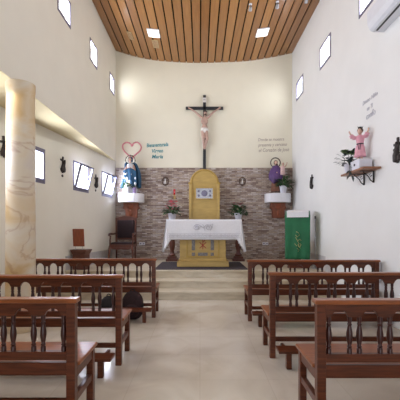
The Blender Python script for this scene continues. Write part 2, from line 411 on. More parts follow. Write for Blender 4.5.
# windows
wid = [0]
def window(mtx, u0, u1, v0, v1, power, col=(1,1,1), tilt=None, depth=.085, light=True):
    """fixed frame + pane inside an opening; mtx local x=u, z=v, y outward"""
    wid[0] += 1; root = sempty('window_%d' % wid[0]); root.matrix_world = mtx @ Matrix.Translation(((u0+u1)/2, 0, v0))
    W, H = u1-u0, v1-v0; f = .045; w = MB()
    for sx in (-1, 1): w.box((sx*(W/2-f/2), .022, H/2), (f, .065, H))
    for z in (f/2, H-f/2): w.box((0, .022, z), (W-2*f, .065, f))
    w.build('window_frame', 'frame', root, bevel=.003)
    if tilt is None:
        w = MB(); w.box((0,.04,H/2), (W-2*f,.006,H-2*f)); w.build('pane', 'glass', root)
    else:
        s = MB(); g = .04; h = H-2*f; ww = W-2*f
        for sx in (-1, 1): s.box((sx*(ww/2-g/2), 0, h/2), (g, .035, h))
        for z in (g/2, h-g/2): s.box((0, 0, z), (ww-2*g, .035, g))
        sash = s.build('sash', 'frame', root, bevel=.003); sash.location = (0,-.01,f); sash.rotation_euler = (tilt,0,0)
        p = MB(); p.box((0,0,h/2), (ww-2*g,.006,h-2*g)); p.build('pane', 'glass', sash)
        hd = MB(); hd.box((0,-.028,h-g/2), (.09,.02,.02)); hd.build('handle', 'black', sash)
        for sx in (-1, 1):
            st = MB(); x = sx*(ww/2-.005); st.tube([(x,.03,f+.6*h),(x, -.01-math.sin(tilt)*.6*h, f+.6*h)], .005); st.build('stay', 'metal', root)
    if light:
        L = bpy.data.lights.new('daylight', 'AREA'); L.shape = 'RECTANGLE'; L.size = W-.02; L.size_y = H-.02; L.energy = power; L.color = col
        lo = bpy.data.objects.new('daylight', L); COL.objects.link(lo)
        # area lights shine along local -Z; make it face into the room (local -y of the wall)
        lo.matrix_world = mtx @ Matrix.Translation(((u0+u1)/2, depth, (v0+v1)/2)) @ Matrix.Rotation(-PI/2, 4, 'X')
    return root
P_UP = 28; P_LOW = 66
for i, (a, b, c, d) in enumerate(LWIN): window(mL, a, b, c, d, P_UP*(.35 if i == 0 else 1), (.95,.97,1))
for i, (a, b, c, d) in enumerate(RWIN): window(mR, a, b, c, d, P_UP*(.35 if i == 0 else 1), (.95,.97,1))
for i, (a, b, c, d) in enumerate(AWIN): window(mA, a, b, c, d, P_LOW, (.78,.84,1), tilt=(.26 if i in (1, 2) else .0))
# unseen rear door, added to let daylight in behind the camera
d = sempty('unseen_door'); d.location = (0,YR,0)
w = MB()
for sx in (-1, 1): w.box((sx*.97,-.05,1.25), (.06,.16,2.5))
w.box((0,-.05,2.47), (2,.16,.06)); w.build('door_frame', 'chair_wood', d)
for sx in (-1, 1):
    w = MB(); w.box((sx*1.02,.42,1.22), (.05,.9,2.4)); lf = w.build('door_leaf', 'chair_wood', d, bevel=.01)
    w = MB(); w.box((sx*.98,.75,1.1), (.05,.03,.15)); w.build('door_handle', 'brass', lf)
def area(loc, rot, sx, sy, p, col):
    L = bpy.data.lights.new('daylight', 'AREA'); L.shape = 'RECTANGLE'; L.size = sx; L.size_y = sy; L.energy = p; L.color = col
    o = bpy.data.objects.new('daylight', L); COL.objects.link(o); o.location = loc; o.rotation_euler = rot; return o
area((0,YR-.15,1.25), (PI/2,0,0), 1.85, 2.4, 75, (.86,.92,1))
wd = bpy.data.worlds.new('sky'); wd.use_nodes = True; S.world = wd
bg = wd.node_tree.nodes['Background']; bg.inputs[0].default_value = (.85,.92,1,1); bg.inputs[1].default_value = 3.0

# ------------------------------------------------------------------ column
w = MB(); w.lathe([(.205,0),(.205,.10),(.195,.13),(.184,.16),(.172,3.10),(.180,3.17),(.180,3.238)], seg=48)
o = smooth_by(w.build('column', 'column', loc=(-2.372,4.5,0))); tag(o, 'round marbled yellow and pink column at the edge of the left aisle', 'column')

# ------------------------------------------------------------------ pews
PL = 1.88
def make_pew(label):
    t = thing('church_pew', label, 'pew', group='wooden pews in two columns of three')
    h = PL/2
    w = MB(); w.box((0,0,.866), (PL+.03,.085,.030)); w.build('top_rail', 'wood_lit', t, bevel=.008)
    for sx in (-1, 1):
        w = MB(); x = sx*(h-.029)
        w.prism([(x-.029,.0),(x+.029,.0),(x+.029,.851),(x-.029,.851)], -.028, .028); w.build('rear_post', 'wood', t, bevel=.005)
        w = MB(); w.box((x,.385,.205), (.05,.055,.41)); w.build('front_leg', 'wood', t, bevel=.005)
        w = MB(); w.box((x,.21,.20), (.035,.31,.05)); w.build('side_stretcher', 'wood', t, bevel=.004)
        w = MB(); w.box((x,.21,.375), (.035,.31,.075)); w.build('side_apron', 'wood', t, bevel=.004)
    n = 9; inner = h-.058; span = 2*inner-.05; period = span/(n-1+.68) ; aw = .68*period
    arches = []; bal = []
    x0 = -inner+.025
    for k in range(n):
        a = x0+k*period; arches.append((a, a+aw)); bal += [a, a+aw]
    poly = [(-inner-.01,.851),(-inner-.01,.765)]
    for a, b in arches:
        c = (a+b)/2; r = (b-a)/2-.012
        poly.append((c-r-.012,.765))
        for q in range(0, 9):
            s = -1+2*q/8; poly.append((c+r*s, .768+.045*(1-abs(s)**2.3)**.8))
        poly.append((c+r+.012,.765))
    poly += [(inner+.01,.765),(inner+.01,.851)]
    w = MB(); w.prism(poly[::-1], -.014, .014); w.build('arched_header', 'wood', t)
    w = MB(); w.box((0,0,.502), (2*inner+.01,.035,.056)); w.build('lower_rail', 'wood', t, bevel=.004)
    prof = [(.016,.528),(.016,.56),(.011,.566),(.017,.574),(.011,.582),(.015,.60),(.020,.635),(.019,.665),(.013,.70),(.011,.71),(.016,.718),(.011,.726),(.014,.74),(.015,.768)]
    me = None
    for x in bal:
        if me is None:
            w = MB(); w.lathe(prof, seg=12); ob = smooth_by(w.build('baluster', 'wood_dark', t), 50); me = ob.data
        else:
            ob = bpy.data.objects.new('baluster', me); COL.objects.link(ob); ob.parent = t
        ob.location = (x,0,0)
    w = MB(); w.box((0,0,.415), (2*inner+.01,.028,.085)); w.build('rear_apron', 'wood', t, bevel=.004)
    w = MB(); w.box((0,.238,.432), (PL+.02,.405,.028)); w.build('seat', 'wood_lit', t, bevel=.009)
    w = MB(); w.box((0,.385,.375), (2*inner+.03,.028,.075)); w.build('front_apron', 'wood', t, bevel=.004)
    w = MB(); w.box((0,.02,.185), (2*inner+.01,.03,.045)); w.build('long_stretcher', 'wood', t, bevel=.004)
    w = MB(); w.box((0,-.28,.180), (2*h-.03,.16,.028)); k = w.build('kneeler', 'wood', t, bevel=.006)
    for sx in (-1, 1):
        w = MB(); w.box((sx*(h-.125),-.28,.083), (.05,.05,.166)); w.build('kneeler_foot', 'wood', k, bevel=.004)
        w = MB(); w.box((sx*(h-.125),-.12,.140), (.03,.23,.03)); w.build('kneeler_arm', 'wood', k, bevel=.003)
    return t
pew = make_pew('dark red-brown slatted pew nearest the camera on the left side')
pew.location = (-.815-PL/2, 2.24, 0)
dup(pew, (-.765-PL/2,3.33,0), 0, 'middle one of the three left-hand pews, beside the marbled column')
P3 = dup(pew, (-.665-PL/2,5.10,0), 0, 'left-hand pew nearest the altar steps, with a dark backpack at its back')
dup(pew, (.75+PL/2,2.2,0), 0, 'dark red-brown slatted pew nearest the camera on the right side')
dup(pew, (.72+PL/2,3.52,0), 0, 'middle one of the three right-hand wooden pews')
dup(pew, (.69+PL/2,4.9,0), 0, 'right-hand pew nearest the altar steps, in front of the green lectern')

# ------------------------------------------------------------------ altar
AX = .065
t = thing('altar', 'ochre altar block with inlaid red chi-rho under a white cloth, on the dark rug', 'altar', (AX,7.68,CZ+.012)); t.scale = (1,1,1.03)
w = MB(); w.box((0,.36,.06), (1.17,.74,.12)); w.build('base', 'yellow', t, bevel=.01)
w = MB(); w.box((0,.36,.15), (1.08,.66,.06)); w.box((0,.37,.56), (1.05,.60,.80)); w.build('body', 'yellow', t, bevel=.012)
w = MB(); w.box((0,.38,.995), (1.60,.78,.07)); w.build('altar_table_top', 'yellow', t, bevel=.01)
w = MB()
for x in (-.36,.36): w.box((x,.062,.56), (.03,.02,.72))
w.box((0,.062,.22), (.69,.02,.03)); w.build('panel_moulding', 'yellow_dark', t, bevel=.004)
for x, z, sx, sz in ((-.215,.49,.075,.26),(.215,.49,.075,.26),(-.215,.27,.075,.075),(.215,.27,.075,.075),(0,.27,.22,.075)):
    w = MB(); w.box((x,.066,z), (sx,.016,sz)); w.build('stone_inset', 'inset', t, bevel=.003)
w = MB(); q = .012
w.box((0,.064,.50), (.018,.012,.24)); w.box((0,.064,.47), (.018,.012,.20), (0,.85,0)); w.box((0,.064,.47), (.018,.012,.20), (0,-.85,0))
w.tube([(.005+.04*math.sin(a)*1.0, .062, .585+.035*math.cos(a)) for a in [PI*i/8 for i in range(9)]], .008)
w.build('chi_rho', 'red_paint', t)
# cloth
tc = bpy.data.objects.new('tmp', None)
w = MB(); W2 = .845; y0, y1 = -.035, .80; zt = 1.036
def front(u, v):
    x = -W2+2*W2*u; return (x, y0-.010*math.sin(u*26)*v-.012*v, zt-.455*v)
w.grid(front, 60, 10)
w.grid(lambda u, v: (-W2+2*W2*u, y0+(y1-y0)*v, zt), 20, 4)
w.grid(lambda u, v: (-W2+2*W2*u, y1+.01*v, zt-.40*v), 20, 4)
for sx in (-1, 1):
    def side(u, v, sx=sx):
        drop = .74-.16*abs(u-.12)/.88
        fl = (.035+.05*(1-u))*v
        return (sx*(W2+fl+.018*math.sin(u*22+1)*v), y0+(y1-y0)*u-.02*(1-u)*v, zt-drop*v)
    w.grid(side, 30, 12)
    def corner(u, v, sx=sx):     # loose corner fold hanging between the front and the side
        return (sx*(W2-.12*(1-u)*v*.8+.085*u*v-.01), y0-.012*v-.02*v+.012*math.sin(u*9), zt-(.455*(1-u)+.74*u)*v)
    w.grid(corner, 8, 10)
cl = w.build('altar_cloth', 'white_cloth', None, smooth=True, solid=.004, loc=(AX+.025,7.68,CZ+.046))
tag(cl, 'white linen cloth with grey embroidery draped over the altar', 'tablecloth')
w = MB(); yy = y0-.034
for cx, s in ((-.16,1),(.10,-1)):
    pts = []
    for i in range(46):
        a = i/45*3.6*PI; r = .088*(1-i/52); pts.append((cx+s*r*math.cos(a)*1.05, yy+.004, zt-.18+r*math.sin(a)*.85))
    w.tube(pts, .0075, 5)
for a, b in (((-.03,-.11),(.02,-.25)),((.20,-.10),(.14,-.25)),((-.08,-.15),(.0,-.20)),((.20,-.10),(.06,-.13))):
    w.tube([(a[0],yy,zt+a[1]),((a[0]+b[0])/2+.015,yy,zt+(a[1]+b[1])/2),(b[0],yy,zt+b[1])], .007, 5)
w.build('embroidered_emblem', 'embroid', cl)
w = MB()
for z in (-.315,-.405): w.box((0,yy+.003,zt+z), (1.62,.003,.006))
for i in range(58):
    x = -.79+i*.0275
    w.box((x,yy+.002,zt-.36), (.010,.003,.045+.012*math.sin(i*2.1)), (0,.3*math.sin(i*1.7),0))
w.build('embroidered_band', 'embroid', cl)
# rug
w = MB(); w.b2((-.98,7.26,CZ), (1.03,8.85,CZ+.012)); tag(w.build('rug', 'rug'), 'dark grey rug on the top step under the altar', 'rug')

# retable
RX = .12
t = thing('retable', 'tall ochre round-arched retable against the stone wall behind the altar', 'retable', (RX,9.30,CZ))
def arch(wd, z0, zs, r=None, n=24):
    r = r or wd; return [(-wd,z0),(wd,z0),(wd,zs)]+[(r*math.cos(PI*i/n), zs+r*math.sin(PI*i/n)) for i in range(0 if r != wd else 1, n+(1 if r != wd else 0))]+[(-wd,zs)]
w = MB(); w.prism(arch(.425, 0, 2.11, .405), .06, .355); w.build('arched_panel', 'yellow', t, bevel=.006)
w = MB()
for sx in (-1, 1): w.box((sx*.385,.04,1.05), (.075,.06,2.10))
w.build('pilasters', 'yellow', t, bevel=.006)
w = MB()
for sx in (-1, 1): w.box((sx*.385,.03,2.115), (.11,.09,.04))
w.tube([(.355*math.cos(PI*i/24),.05,2.13+.355*math.sin(PI*i/24)) for i in range(25)], .016)
w.build('arch_moulding', 'yellow_dark', t, bevel=.003)
w = MB(); w.box((0,.03,.40), (.94,.16,.80)); w.build('base', 'yellow', t, bevel=.01)
w = MB(); w.box((0,.05,1.84), (.46,.05,.28)); td = w.build('tabernacle_door', 'tabern', t, bevel=.006)
w = MB()
for z in (1.69,1.99): w.box((0,.035,z), (.50,.05,.022))
for x in (-.24,.24): w.box((x,.035,1.84), (.022,.05,.29))
w.build('tabernacle_frame', 'brass', td, bevel=.003)
w = MB(); w.lathe([(.085,0),(.085,.012),(.06,.02)], seg=24); bmesh.ops.rotate(w.bm, verts=w.bm.verts, matrix=Matrix.Rotation(PI/2, 3, 'X')); bmesh.ops.translate(w.bm, verts=w.bm.verts, vec=(0,.024,1.84))
w.build('medallion', 'frame', td)
for sx in (-1, 1):
    for k in (-1, 1): w = MB(); w.ell((sx*.155,.024,1.84+k*.06), (.03,.012,.035), seg=10); w.build('relief_figure', 'frame', td, smooth=True)

# crucifix
t = thing('crucifix', 'large black crucifix with carved figure above the arched retable', 'crucifix', (.127,9.615,3.005))
w = MB(); w.box((0,.03,1.05), (.082,.05,2.10)); w.build('upright', 'black_wood', t, bevel=.004)
w = MB(); w.box((0,.028,1.73), (1.06,.046,.082)); w.build('crossbeam', 'black_wood', t, bevel=.004)
w = MB(); w.box((0,-.004,1.955), (.10,.016,.13)); pl = w.build('title_plaque', 'loin', t, bevel=.003)
def text_line(s, cx, cy, wd, hs, rot, m, parent, y=0, bold=0, ext=.002, name='text_line'):
    cu = bpy.data.curves.new('t', 'FONT'); cu.body = s; cu.align_x = 'CENTER'; cu.align_y = 'CENTER'; cu.extrude = ext; cu.shear = .2; cu.resolution_u = 3; cu.offset = bold
    ob = bpy.data.objects.new('t', cu); COL.objects.link(ob)
    dg = bpy.context.evaluated_depsgraph_get(); dg.update()
    me = bpy.data.meshes.new_from_object(ob.evaluated_get(dg)); xs = [v.co.x for v in me.vertices]
    k = wd/(max(xs)-min(xs)); mid = (max(xs)+min(xs))/2
    for v in me.vertices:
        x, y_, z = (v.co.x-mid)*k, v.co.y*k*hs, v.co.z
        x, y_ = x*math.cos(rot)-y_*math.sin(rot), x*math.sin(rot)+y_*math.cos(rot)
        v.co = (x+cx, -z+y, y_+cy)
    bpy.data.objects.remove(ob); bpy.data.curves.remove(cu)
    me.materials.clear(); me.materials.append(M[m]); me.name = name
    o = bpy.data.objects.new(name, me); COL.objects.link(o); o.parent = parent; return o
text_line('INRI', 0, 1.955, .075, 1, 0, 'belt', pl, y=-.014, name='inscription')
def hand(w, wrist, d, up, s):
    """palm, four bent fingers and a thumb; s = hand length"""
    wrist, d, up = Vector(wrist), Vector(d).normalized(), Vector(up).normalized(); sd = d.cross(up).normalized()
    pc = wrist+d*s*.28; w.limb([wrist, pc], [s*.13, s*.2])
    w.ell(pc, (s*.2,s*.2,s*.2), seg=8)
    for i, (off, L) in enumerate(((-.2,.42),(-.07,.5),(.07,.47),(.2,.36))):
        b = wrist+d*s*.45+sd*s*off; m = b+d*s*L*.55+up*s*.04; e = m+d*s*L*.35+up*s*.16
        w.limb([b, m, e], [s*.065, s*.06, s*.05], 8)
    b = wrist+d*s*.18-sd*s*.18; w.limb([b, b+(d*.6-sd*.5)*s*.28, b+(d*1.0-sd*.55)*s*.42], [s*.075, s*.07, s*.055], 8)
w = MB()
HZ = 1.55
w.ell((0,-.055,1.16), (.085,.055,.11)); w.ell((0,-.06,1.33), (.10,.062,.11)); w.ell((0,-.055,1.42), (.085,.05,.05)); w.ell((0,-.05,1.07), (.085,.058,.07))
w.limb([(0,-.06,1.42),(.02,-.085,1.50)], [.035,.032])
w.ell((.02,-.095,HZ), (.046,.055,.062)); w.ell((.025,-.148,HZ-.005), (.009,.012,.016)); w.ell((.0,-.142,HZ+.012), (.008,.006,.006)); w.ell((.048,-.142,HZ+.012), (.008,.006,.006))
for sx in (-1, 1):
    w.limb([(sx*.09,-.055,1.44),(sx*.24,-.05,1.585),(sx*.395,-.02,1.70)], [.036,.028,.019])
    hand(w, (sx*.395,-.02,1.70), (sx,0,.55), (0,-1,0), .085)
    w.limb([(sx*.045,-.06,1.04),(sx*.05+.02,-.115,.83),(sx*.022,-.05,.62)], [.058,.042,.028])
    w.limb([(sx*.022,-.05,.62),(sx*.018,-.09,.555)], [.026,.016])
w.build('corpus', 'skin_corpus', t, remesh=.006)
w = MB(); w.lathe([(.078,1.00),(.096,1.03),(.098,1.08),(.090,1.13),(.082,1.145)], c=(0,-.055,0), seg=28, mod=lambda a, z: 1.03+.04*math.sin(a*9+z*20), sy=.68)
w.box((.085,-.07,1.03), (.03,.03,.16), (0,.2,0)); w.build('loincloth', 'loin', t, smooth=True)
w = MB(); w.ell((.02,-.085,HZ+.025), (.054,.058,.052)); w.ell((.02,-.065,HZ-.02), (.056,.04,.07)); w.ell((.0,-.13,HZ-.05), (.02,.016,.022)); w.ell((.03,-.135,HZ-.05), (.02,.016,.025)); w.build('hair_and_beard', 'hair', t, remesh=.006)
w = MB(); w.tube([(.02+.058*math.cos(a),-.09+.062*math.sin(a),HZ+.04+.006*math.sin(a*5)) for a in [2*PI*i/20 for i in range(20)]], .008, 6, True); w.build('crown_of_thorns', 'bronze', t, smooth=True)

# ------------------------------------------------------------------ wall lettering & heart
def bx(px): return (px-200)*(YB)/F
def bz(py): return CH+(HOR-py)*YB/F
def inscription(label, loc, rz, m, bold, lines):
    t = thing('wall_lettering', label, 'lettering', loc, rz)
    for l in lines: text_line(*l, m, t, bold=bold)
inscription('teal handwritten wall lettering in three lines beside the pink heart', (bx(157.5), YB-.003, bz(151)), 0, 'teal', .022,
    [('Bienaventurada',0,.17,.62,1.5,.06),('Virgen',0,-.0,.32,1.15,.03),('María',0,-.165,.32,1.0,.0)])
inscription('faint taupe wall lettering in three lines above the purple-robed statue', (bx(272.5), YB-.003, bz(144.8)), 0, 'taupe', .0,
    [('Donde se muestra',-.04,.15,.74,1.25,.03),('presente y cercano',0,0,.82,1.25,.03),('el Corazón de José',.04,-.15,.86,1.25,.03)])
inscription('small grey lettering on the right wall above the pink-robed statue', (XR-.003,5.26,3.24), -PI/2, 'greyletter', .0,
    [('Divino Niño',0,.10,.46,1.0,0),('en Ti',0,-.03,.18,1.1,0),('confío',.03,-.15,.28,1.2,0)])
w = MB(); pts = []
for i in range(64):
    a = 2*PI*i/64; hx = 16*math.sin(a)**3; hz = 13*math.cos(a)-5*math.cos(2*a)-2*math.cos(3*a)-math.cos(4*a)
    k = 1+.02*math.sin(i*1.9*3); pts.append((hx*.0166*k,0,hz*.0168*k))
w.tube(pts, .021, 6, True)
o = w.build('heart_outline', 'heartpink', smooth=True, loc=(bx(132), YB-.017, bz(149.6))); tag(o, 'pink heart outline on the back wall behind the blue statue', 'wall decoration')
text_line('Ave', 0, .12, .10, 1.1, 0, 'heartpink', o, y=.016, name='inscription')

# ------------------------------------------------------------------ consoles and statues
def console(label, x, z):
    t = thing('wall_console', label, 'wall shelf', (x,YB-.04,z), 0, 'consoles flanking the retable')
    w = MB(); n = 20; poly = [(.36,0)]+[(.36*math.cos(PI*i/n), -.05-.27*math.sin(PI*i/n)**.6) for i in range(n+1)]+[(-.36,0)]
    poly = [(.355,-.0)]+[(.355*math.copysign(abs(math.cos(PI*i/n))**.8, math.cos(PI*i/n)), -.05-.34*math.sin(PI*i/n)**.7) for i in range(n+1)]+[(-.355,-.0)]
    lo = [w.bm.verts.new((px*(1.0+.008*(i % 2)), py*(1+.01*(i % 2)), -.25)) for i, (px, py) in enumerate(poly)]; hi = [w.bm.verts.new((px,py,0)) for px, py in poly]
    w.bm.faces.new(lo[::-1]); w.bm.faces.new(hi)
    for i in range(len(poly)): w.bm.faces.new((lo[i], lo[(i+1) % len(poly)], hi[(i+1) % len(poly)], hi[i]))
    w.build('cloth_covered_ledge', 'white_cloth', t, bevel=.008)
    w = MB(); w.prism([(-.21,-.25),(.21,-.25),(.20,-.34),(.235,-.40),(.17,-.46),(.175,-.68),(-.15,-.68),(-.155,-.46),(-.225,-.40),(-.20,-.34)], -.17, 0)
    cb = w.build('wooden_corbel', 'corbel', t, bevel=.01)
    w = MB(); w.ell((0,-.175,-.36), (.09,.03,.07)); w.ell((0,-.175,-.54), (.05,.025,.09)); w.build('carved_ornament', 'board', cb, smooth=True)
CLX = (130.7-200)*9.5/F; CRX = (278.2-200)*9.5/F; CTZ = 2.30
console('white cloth-covered wall console with wooden corbel under the blue statue', CLX, CTZ)
console('white cloth-covered wall console with wooden corbel under the purple-robed statue', CRX, CTZ)
def head(w, c, r, face=(0,-1,0)):
    f = Vector(face).normalized(); c = Vector(c); sd = Vector((0,0,1)).cross(f).normalized()
    w.ell(c, (r*.82,r*.92,r*1.15), seg=20)
    w.ell(c+f*r*.90-Vector((0,0,r*.08)), (r*.13,r*.2,r*.24), seg=8)                 # nose
    w.ell(c+f*r*.55-Vector((0,0,r*.72)), (r*.4,r*.35,r*.35), seg=10)               # chin
    w.ell(c+f*r*.82-Vector((0,0,r*.48)), (r*.22,r*.1,r*.07), seg=8)                # mouth
    for s in (-1, 1):
        w.ell(c+f*r*.78+sd*s*r*.3+Vector((0,0,r*.12)), (r*.13,r*.1,r*.08), seg=8)  # eyes
        w.ell(c+sd*s*r*.84, (r*.12,r*.18,r*.26), seg=8)                            # ears
# left statue: blue-mantled woman
H = .92
t = thing('virgin_statue', 'statue of a blue-mantled woman with ring halo on the left wall console', 'statue', (CLX-.0,9.46,CTZ)); t.scale = (1.03,1,1.08)
w = MB(); w.ell((0,0,.05), (.19,.13,.06)); w.ell((-.13,-.03,.09), (.08,.07,.06)); w.ell((.12,-.03,.09), (.08,.07,.06)); w.ell((0,-.08,.09), (.09,.05,.06)); w.build('cloud_base', 'whiterobe', t, remesh=.01)
w = MB(); head(w, (-.01,-.02,.865), .055, (-.3,-1,-.1)); w.limb([(-.005,0,.74),(-.01,-.01,.82)], [.035,.028])
for s in (-1, 1): hand(w, (s*.05,-.125,.60), (-s*.45,-.2,.9), (0,-1,0), .075)
w.limb([(-.09,-.02,.70),(-.13,-.06,.60),(-.05,-.125,.60)], [.03,.026,.018]); w.limb([(.09,-.02,.70),(.13,-.06,.60),(.05,-.125,.60)], [.03,.026,.018])
w.build('body', 'skin_statue', t, remesh=.005)
fold = lambda a, z: 1+.06*math.sin(a*9+z*6)+.03*math.sin(a*5)
w = MB(); w.lathe([(.17,.08),(.15,.15),(.125,.35),(.10,.52),(.085,.60),(.105,.68),(.09,.75),(.035,.785)], seg=40, mod=fold, sy=.75); w.build('gown', 'whiterobe', t, smooth=True)
w = MB()
def mantle(u, v):
    a = -PI*.20+u*PI*1.40; z = .14+.66*(1-v); r = (.255-.12*(1-v)**1.3) if v > .0 else .1
    r *= 1+.07*math.sin(a*8+v*5); sweep = .05*math.sin(v*3.0)
    return (r*1.06*math.cos(a)+sweep, .0+r*.62*math.sin(a), z)
w.grid(mantle, 40, 16)
w.grid(lambda u, v: ((-.16+.34*u)+.03*v, -.150-.035*math.sin(u*PI)-.01*math.sin(u*14), .56+.10*math.sin(u*2.6)-.06*u-.36*v*(1-.25*math.sin(u*7))), 20, 10)
w.build('mantle', 'blue', t, smooth=True, solid=.012)
w = MB(); w.lathe([(.062,0),(.068,.05),(.060,.10),(.03,.125),(.005,.13)], c=(-.005,.018,.82), seg=20); w.build('veil', 'blue', t, smooth=True)
w = MB(); w.tube([(-.01+.13*math.cos(a),.04,.86+.13*math.sin(a)) for a in [2*PI*i/32 for i in range(32)]], .008, 6, True)
for i in range(12):
    a = 2*PI*i/12; w.ell((-.01+.13*math.cos(a),.04,.86+.13*math.sin(a)), (.016,.01,.016), seg=6)
w.build('halo', 'halo', t, smooth=True)
# stars / white trims over mantle
for i in range(11):
    random.seed(50+i); x = random.uniform(-.15,.18); z = random.uniform(.20,.50)
    w = MB(); w.ell((x,-.190,z), (.017,.008,.038), (0,random.uniform(-.9,.9),0), seg=8); w.build('white_embroidery', 'whiterobe', t, smooth=True)
# right statue: man with child
t = thing('saint_statue', 'statue of a purple-robed man carrying a child, ring halo, on the right wall console', 'statue', (CRX-.06,9.48,CTZ))
w = MB(); w.lathe([(.15,0),(.16,.03),(.13,.07)], seg=24, sy=.75); w.build('plinth', 'bronze_lt', t, smooth=True)
w = MB(); head(w, (-.01,-.02,.85), .055, (.2,-1,0)); w.limb([(0,0,.73),(-.005,-.01,.80)], [.036,.03])
w.limb([(-.10,0,.70),(-.15,-.06,.56),(-.06,-.14,.53)], [.035,.028,.018]); w.limb([(.10,0,.70),(.15,-.06,.58),(.12,-.15,.56)], [.035,.028,.018])
hand(w, (-.06,-.14,.53), (.6,-.3,.4), (0,-1,.2), .075); hand(w, (.12,-.15,.56), (.2,-.9,.3), (0,0,1), .075)
w.build('body', 'skin_statue', t, remesh=.005)
w = MB(); w.lathe([(.14,.06),(.13,.15),(.115,.35),(.10,.52),(.12,.66),(.105,.72),(.04,.765)], seg=40, mod=fold, sy=.75); w.build('robe', 'brown_robe', t, smooth=True)
w = MB()
w.grid(lambda u, v: ((.07+.12*math.sin(v*2.2))*math.cos(-PI*.98+u*PI*1.2)*(1+.09*math.sin(u*22))-.015, .0+(.09+.08*math.sin(v*2.2))*math.sin(-PI*.98+u*PI*1.2), .765-.36*v-.15*v*math.sin(u*3.1+.5)**2+.07*v*u+.02*math.sin(u*19)*v), 44, 12)
w.ell((-.14,-.04,.50), (.06,.06,.09), (0,.4,0)); w.build('cloak', 'purple', t, smooth=True, solid=.012)
w = MB(); w.ell((-.01,.012,.865), (.058,.055,.065)); w.ell((-.0,-.055,.795), (.035,.025,.035)); w.build('hair_and_beard', 'hair', t, remesh=.006)
w = MB(); w.tube([(-.01+.135*math.cos(a),.05,.87+.135*math.sin(a)) for a in [2*PI*i/32 for i in range(32)]], .014, 6, True); w.build('halo', 'halo', t, smooth=True)
w = MB(); head(w, (.16,-.13,.80), .035, (-.3,-1,0)); w.limb([(.15,-.12,.60),(.155,-.125,.70),(.16,-.13,.77)], [.05,.045,.02]); w.limb([(.17,-.13,.71),(.23,-.15,.75),(.26,-.15,.81)], [.02,.016,.012]); hand(w, (.26,-.15,.81), (.2,0,1), (0,-1,0), .045)
w.build('child', 'skin_statue', t, remesh=.005)
w = MB(); w.lathe([(.075,.50),(.06,.60),(.055,.68),(.06,.72),(.02,.75)], c=(.15,-.125,0), seg=24, mod=fold); w.build('child_tunic', 'pink_light', t, smooth=True)

# ------------------------------------------------------------------ plants
def plant(name, label, loc, pr, ph, potm, leafm, nleaf, spread, height, L, W, flowers=None, flower_n=0, fr=.03, seed=1, flower_h=.1, group=None, trailing=0, flower_spread=.7):
    random.seed(seed); t = thing(name, label, 'plant', loc, 0, group)
    w = MB(); w.lathe([(pr*.72,0),(pr*.76,.01),(pr*.97,ph*.85),(pr,ph*.87),(pr*1.04,ph*.9),(pr*1.04,ph),(pr*.9,ph),(pr*.88,ph*.93),(.005,ph*.93)], seg=28); smooth_by(w.build('pot', potm, t))
    w = MB(); s = MB()
    for i in range(nleaf):
        a = random.uniform(0, 2*PI); e = random.uniform(.05, 1.25); k = random.random()**.6
        b = Vector((pr*.3*math.cos(a), pr*.3*math.sin(a), ph*.9))
        d = Vector((math.cos(a)*math.cos(e), math.sin(a)*math.cos(e)*.8, math.sin(e)))
        j = b+Vector((d.x*spread*k, d.y*spread*k, d.z*height*k))
        if i % 3 == 0: s.tube([b, (b+j)/2+Vector((0,0,.015)), j], .003, 5)
        w.leaf(j, (d.x, d.y, d.z*.5+random.uniform(-.3,.3)), L*random.uniform(.7,1.15), W*random.uniform(.8,1.1), random.uniform(.1,.6))
    for i in range(trailing):
        a = random.uniform(PI*.8, PI*1.7); p = Vector((pr*.8*math.cos(a), pr*.8*math.sin(a), ph)); pts = [p.copy()]
        reach = random.uniform(.6,1)
        for q in range(7):
            p = p+Vector((math.cos(a)*.035*reach, math.sin(a)*.035*reach-.004, (.05 if q < 2 else -.035-.012*q)*reach)); pts.append(p.copy())
            w.leaf(p, (random.uniform(-1,1),random.uniform(-1,.4),-.6), L*.9, W, .3)
        s.tube(pts, .003, 5)
    w.build('foliage', leafm, t, smooth=True); s.build('stems', leafm, t)
    if flowers:
        w = MB()
        for i in range(flower_n):
            a = random.uniform(0, 2*PI); r = spread*flower_spread*random.random()**.5
            c = Vector((r*math.cos(a), r*math.sin(a)*.7, ph+height*.65+random.uniform(-.02, flower_h)))
            for k in range(7):
                b = 2*PI*k/7; w.leaf(c, (math.cos(b), math.sin(b), .5), fr, fr*.6, .2)
        w.build('flowers', flowers, t, smooth=True)
    return t
plant('poinsettia', 'pink-flowered plant in white pot left of the altar cloth', (-.755,9.2,CZ+1.12), .115, .17, 'pot_white', 'leaf', 90, .20, .15, .15, .09, 'pinkflower', 26, .085, 3, .26, flower_spread=.8, group='potted plants beside the altar')
plant('poinsettia', 'leafy plant with dark red blossoms in white pot right of the altar cloth', (1.035,9.2,CZ+1.12), .105, .17, 'pot_white', 'leaf', 110, .21, .20, .15, .09, 'redflower', 16, .075, 8, .16, flower_spread=.7, group='potted plants beside the altar')
for x, lab in ((-.755, 'turned dark wooden plant stand left of the altar'), (1.035, 'turned dark wooden plant stand right of the altar')):
    t = thing('plant_stand', lab, 'plant stand', (x,9.2,CZ), 0, 'plant stands beside the altar'); t.scale = (1,1,1.12/1.06)
    w = MB(); w.box((0,0,.03), (.32,.32,.06)); w.box((0,0,.09), (.24,.24,.06)); w.build('base', 'chair_wood', t, bevel=.01)
    w = MB(); w.lathe([(.09,.12),(.10,.16),(.06,.20),(.05,.26),(.075,.36),(.085,.46),(.06,.60),(.045,.72),(.05,.85),(.075,.92),(.06,.95),(.09,1.01),(.09,1.02)], seg=24); smooth_by(w.build('turned_shaft', 'chair_wood', t))
    w = MB(); w.lathe([(.15,1.02),(.16,1.03),(.16,1.05),(.15,1.06)], seg=32); w.build('top', 'chair_wood', t)
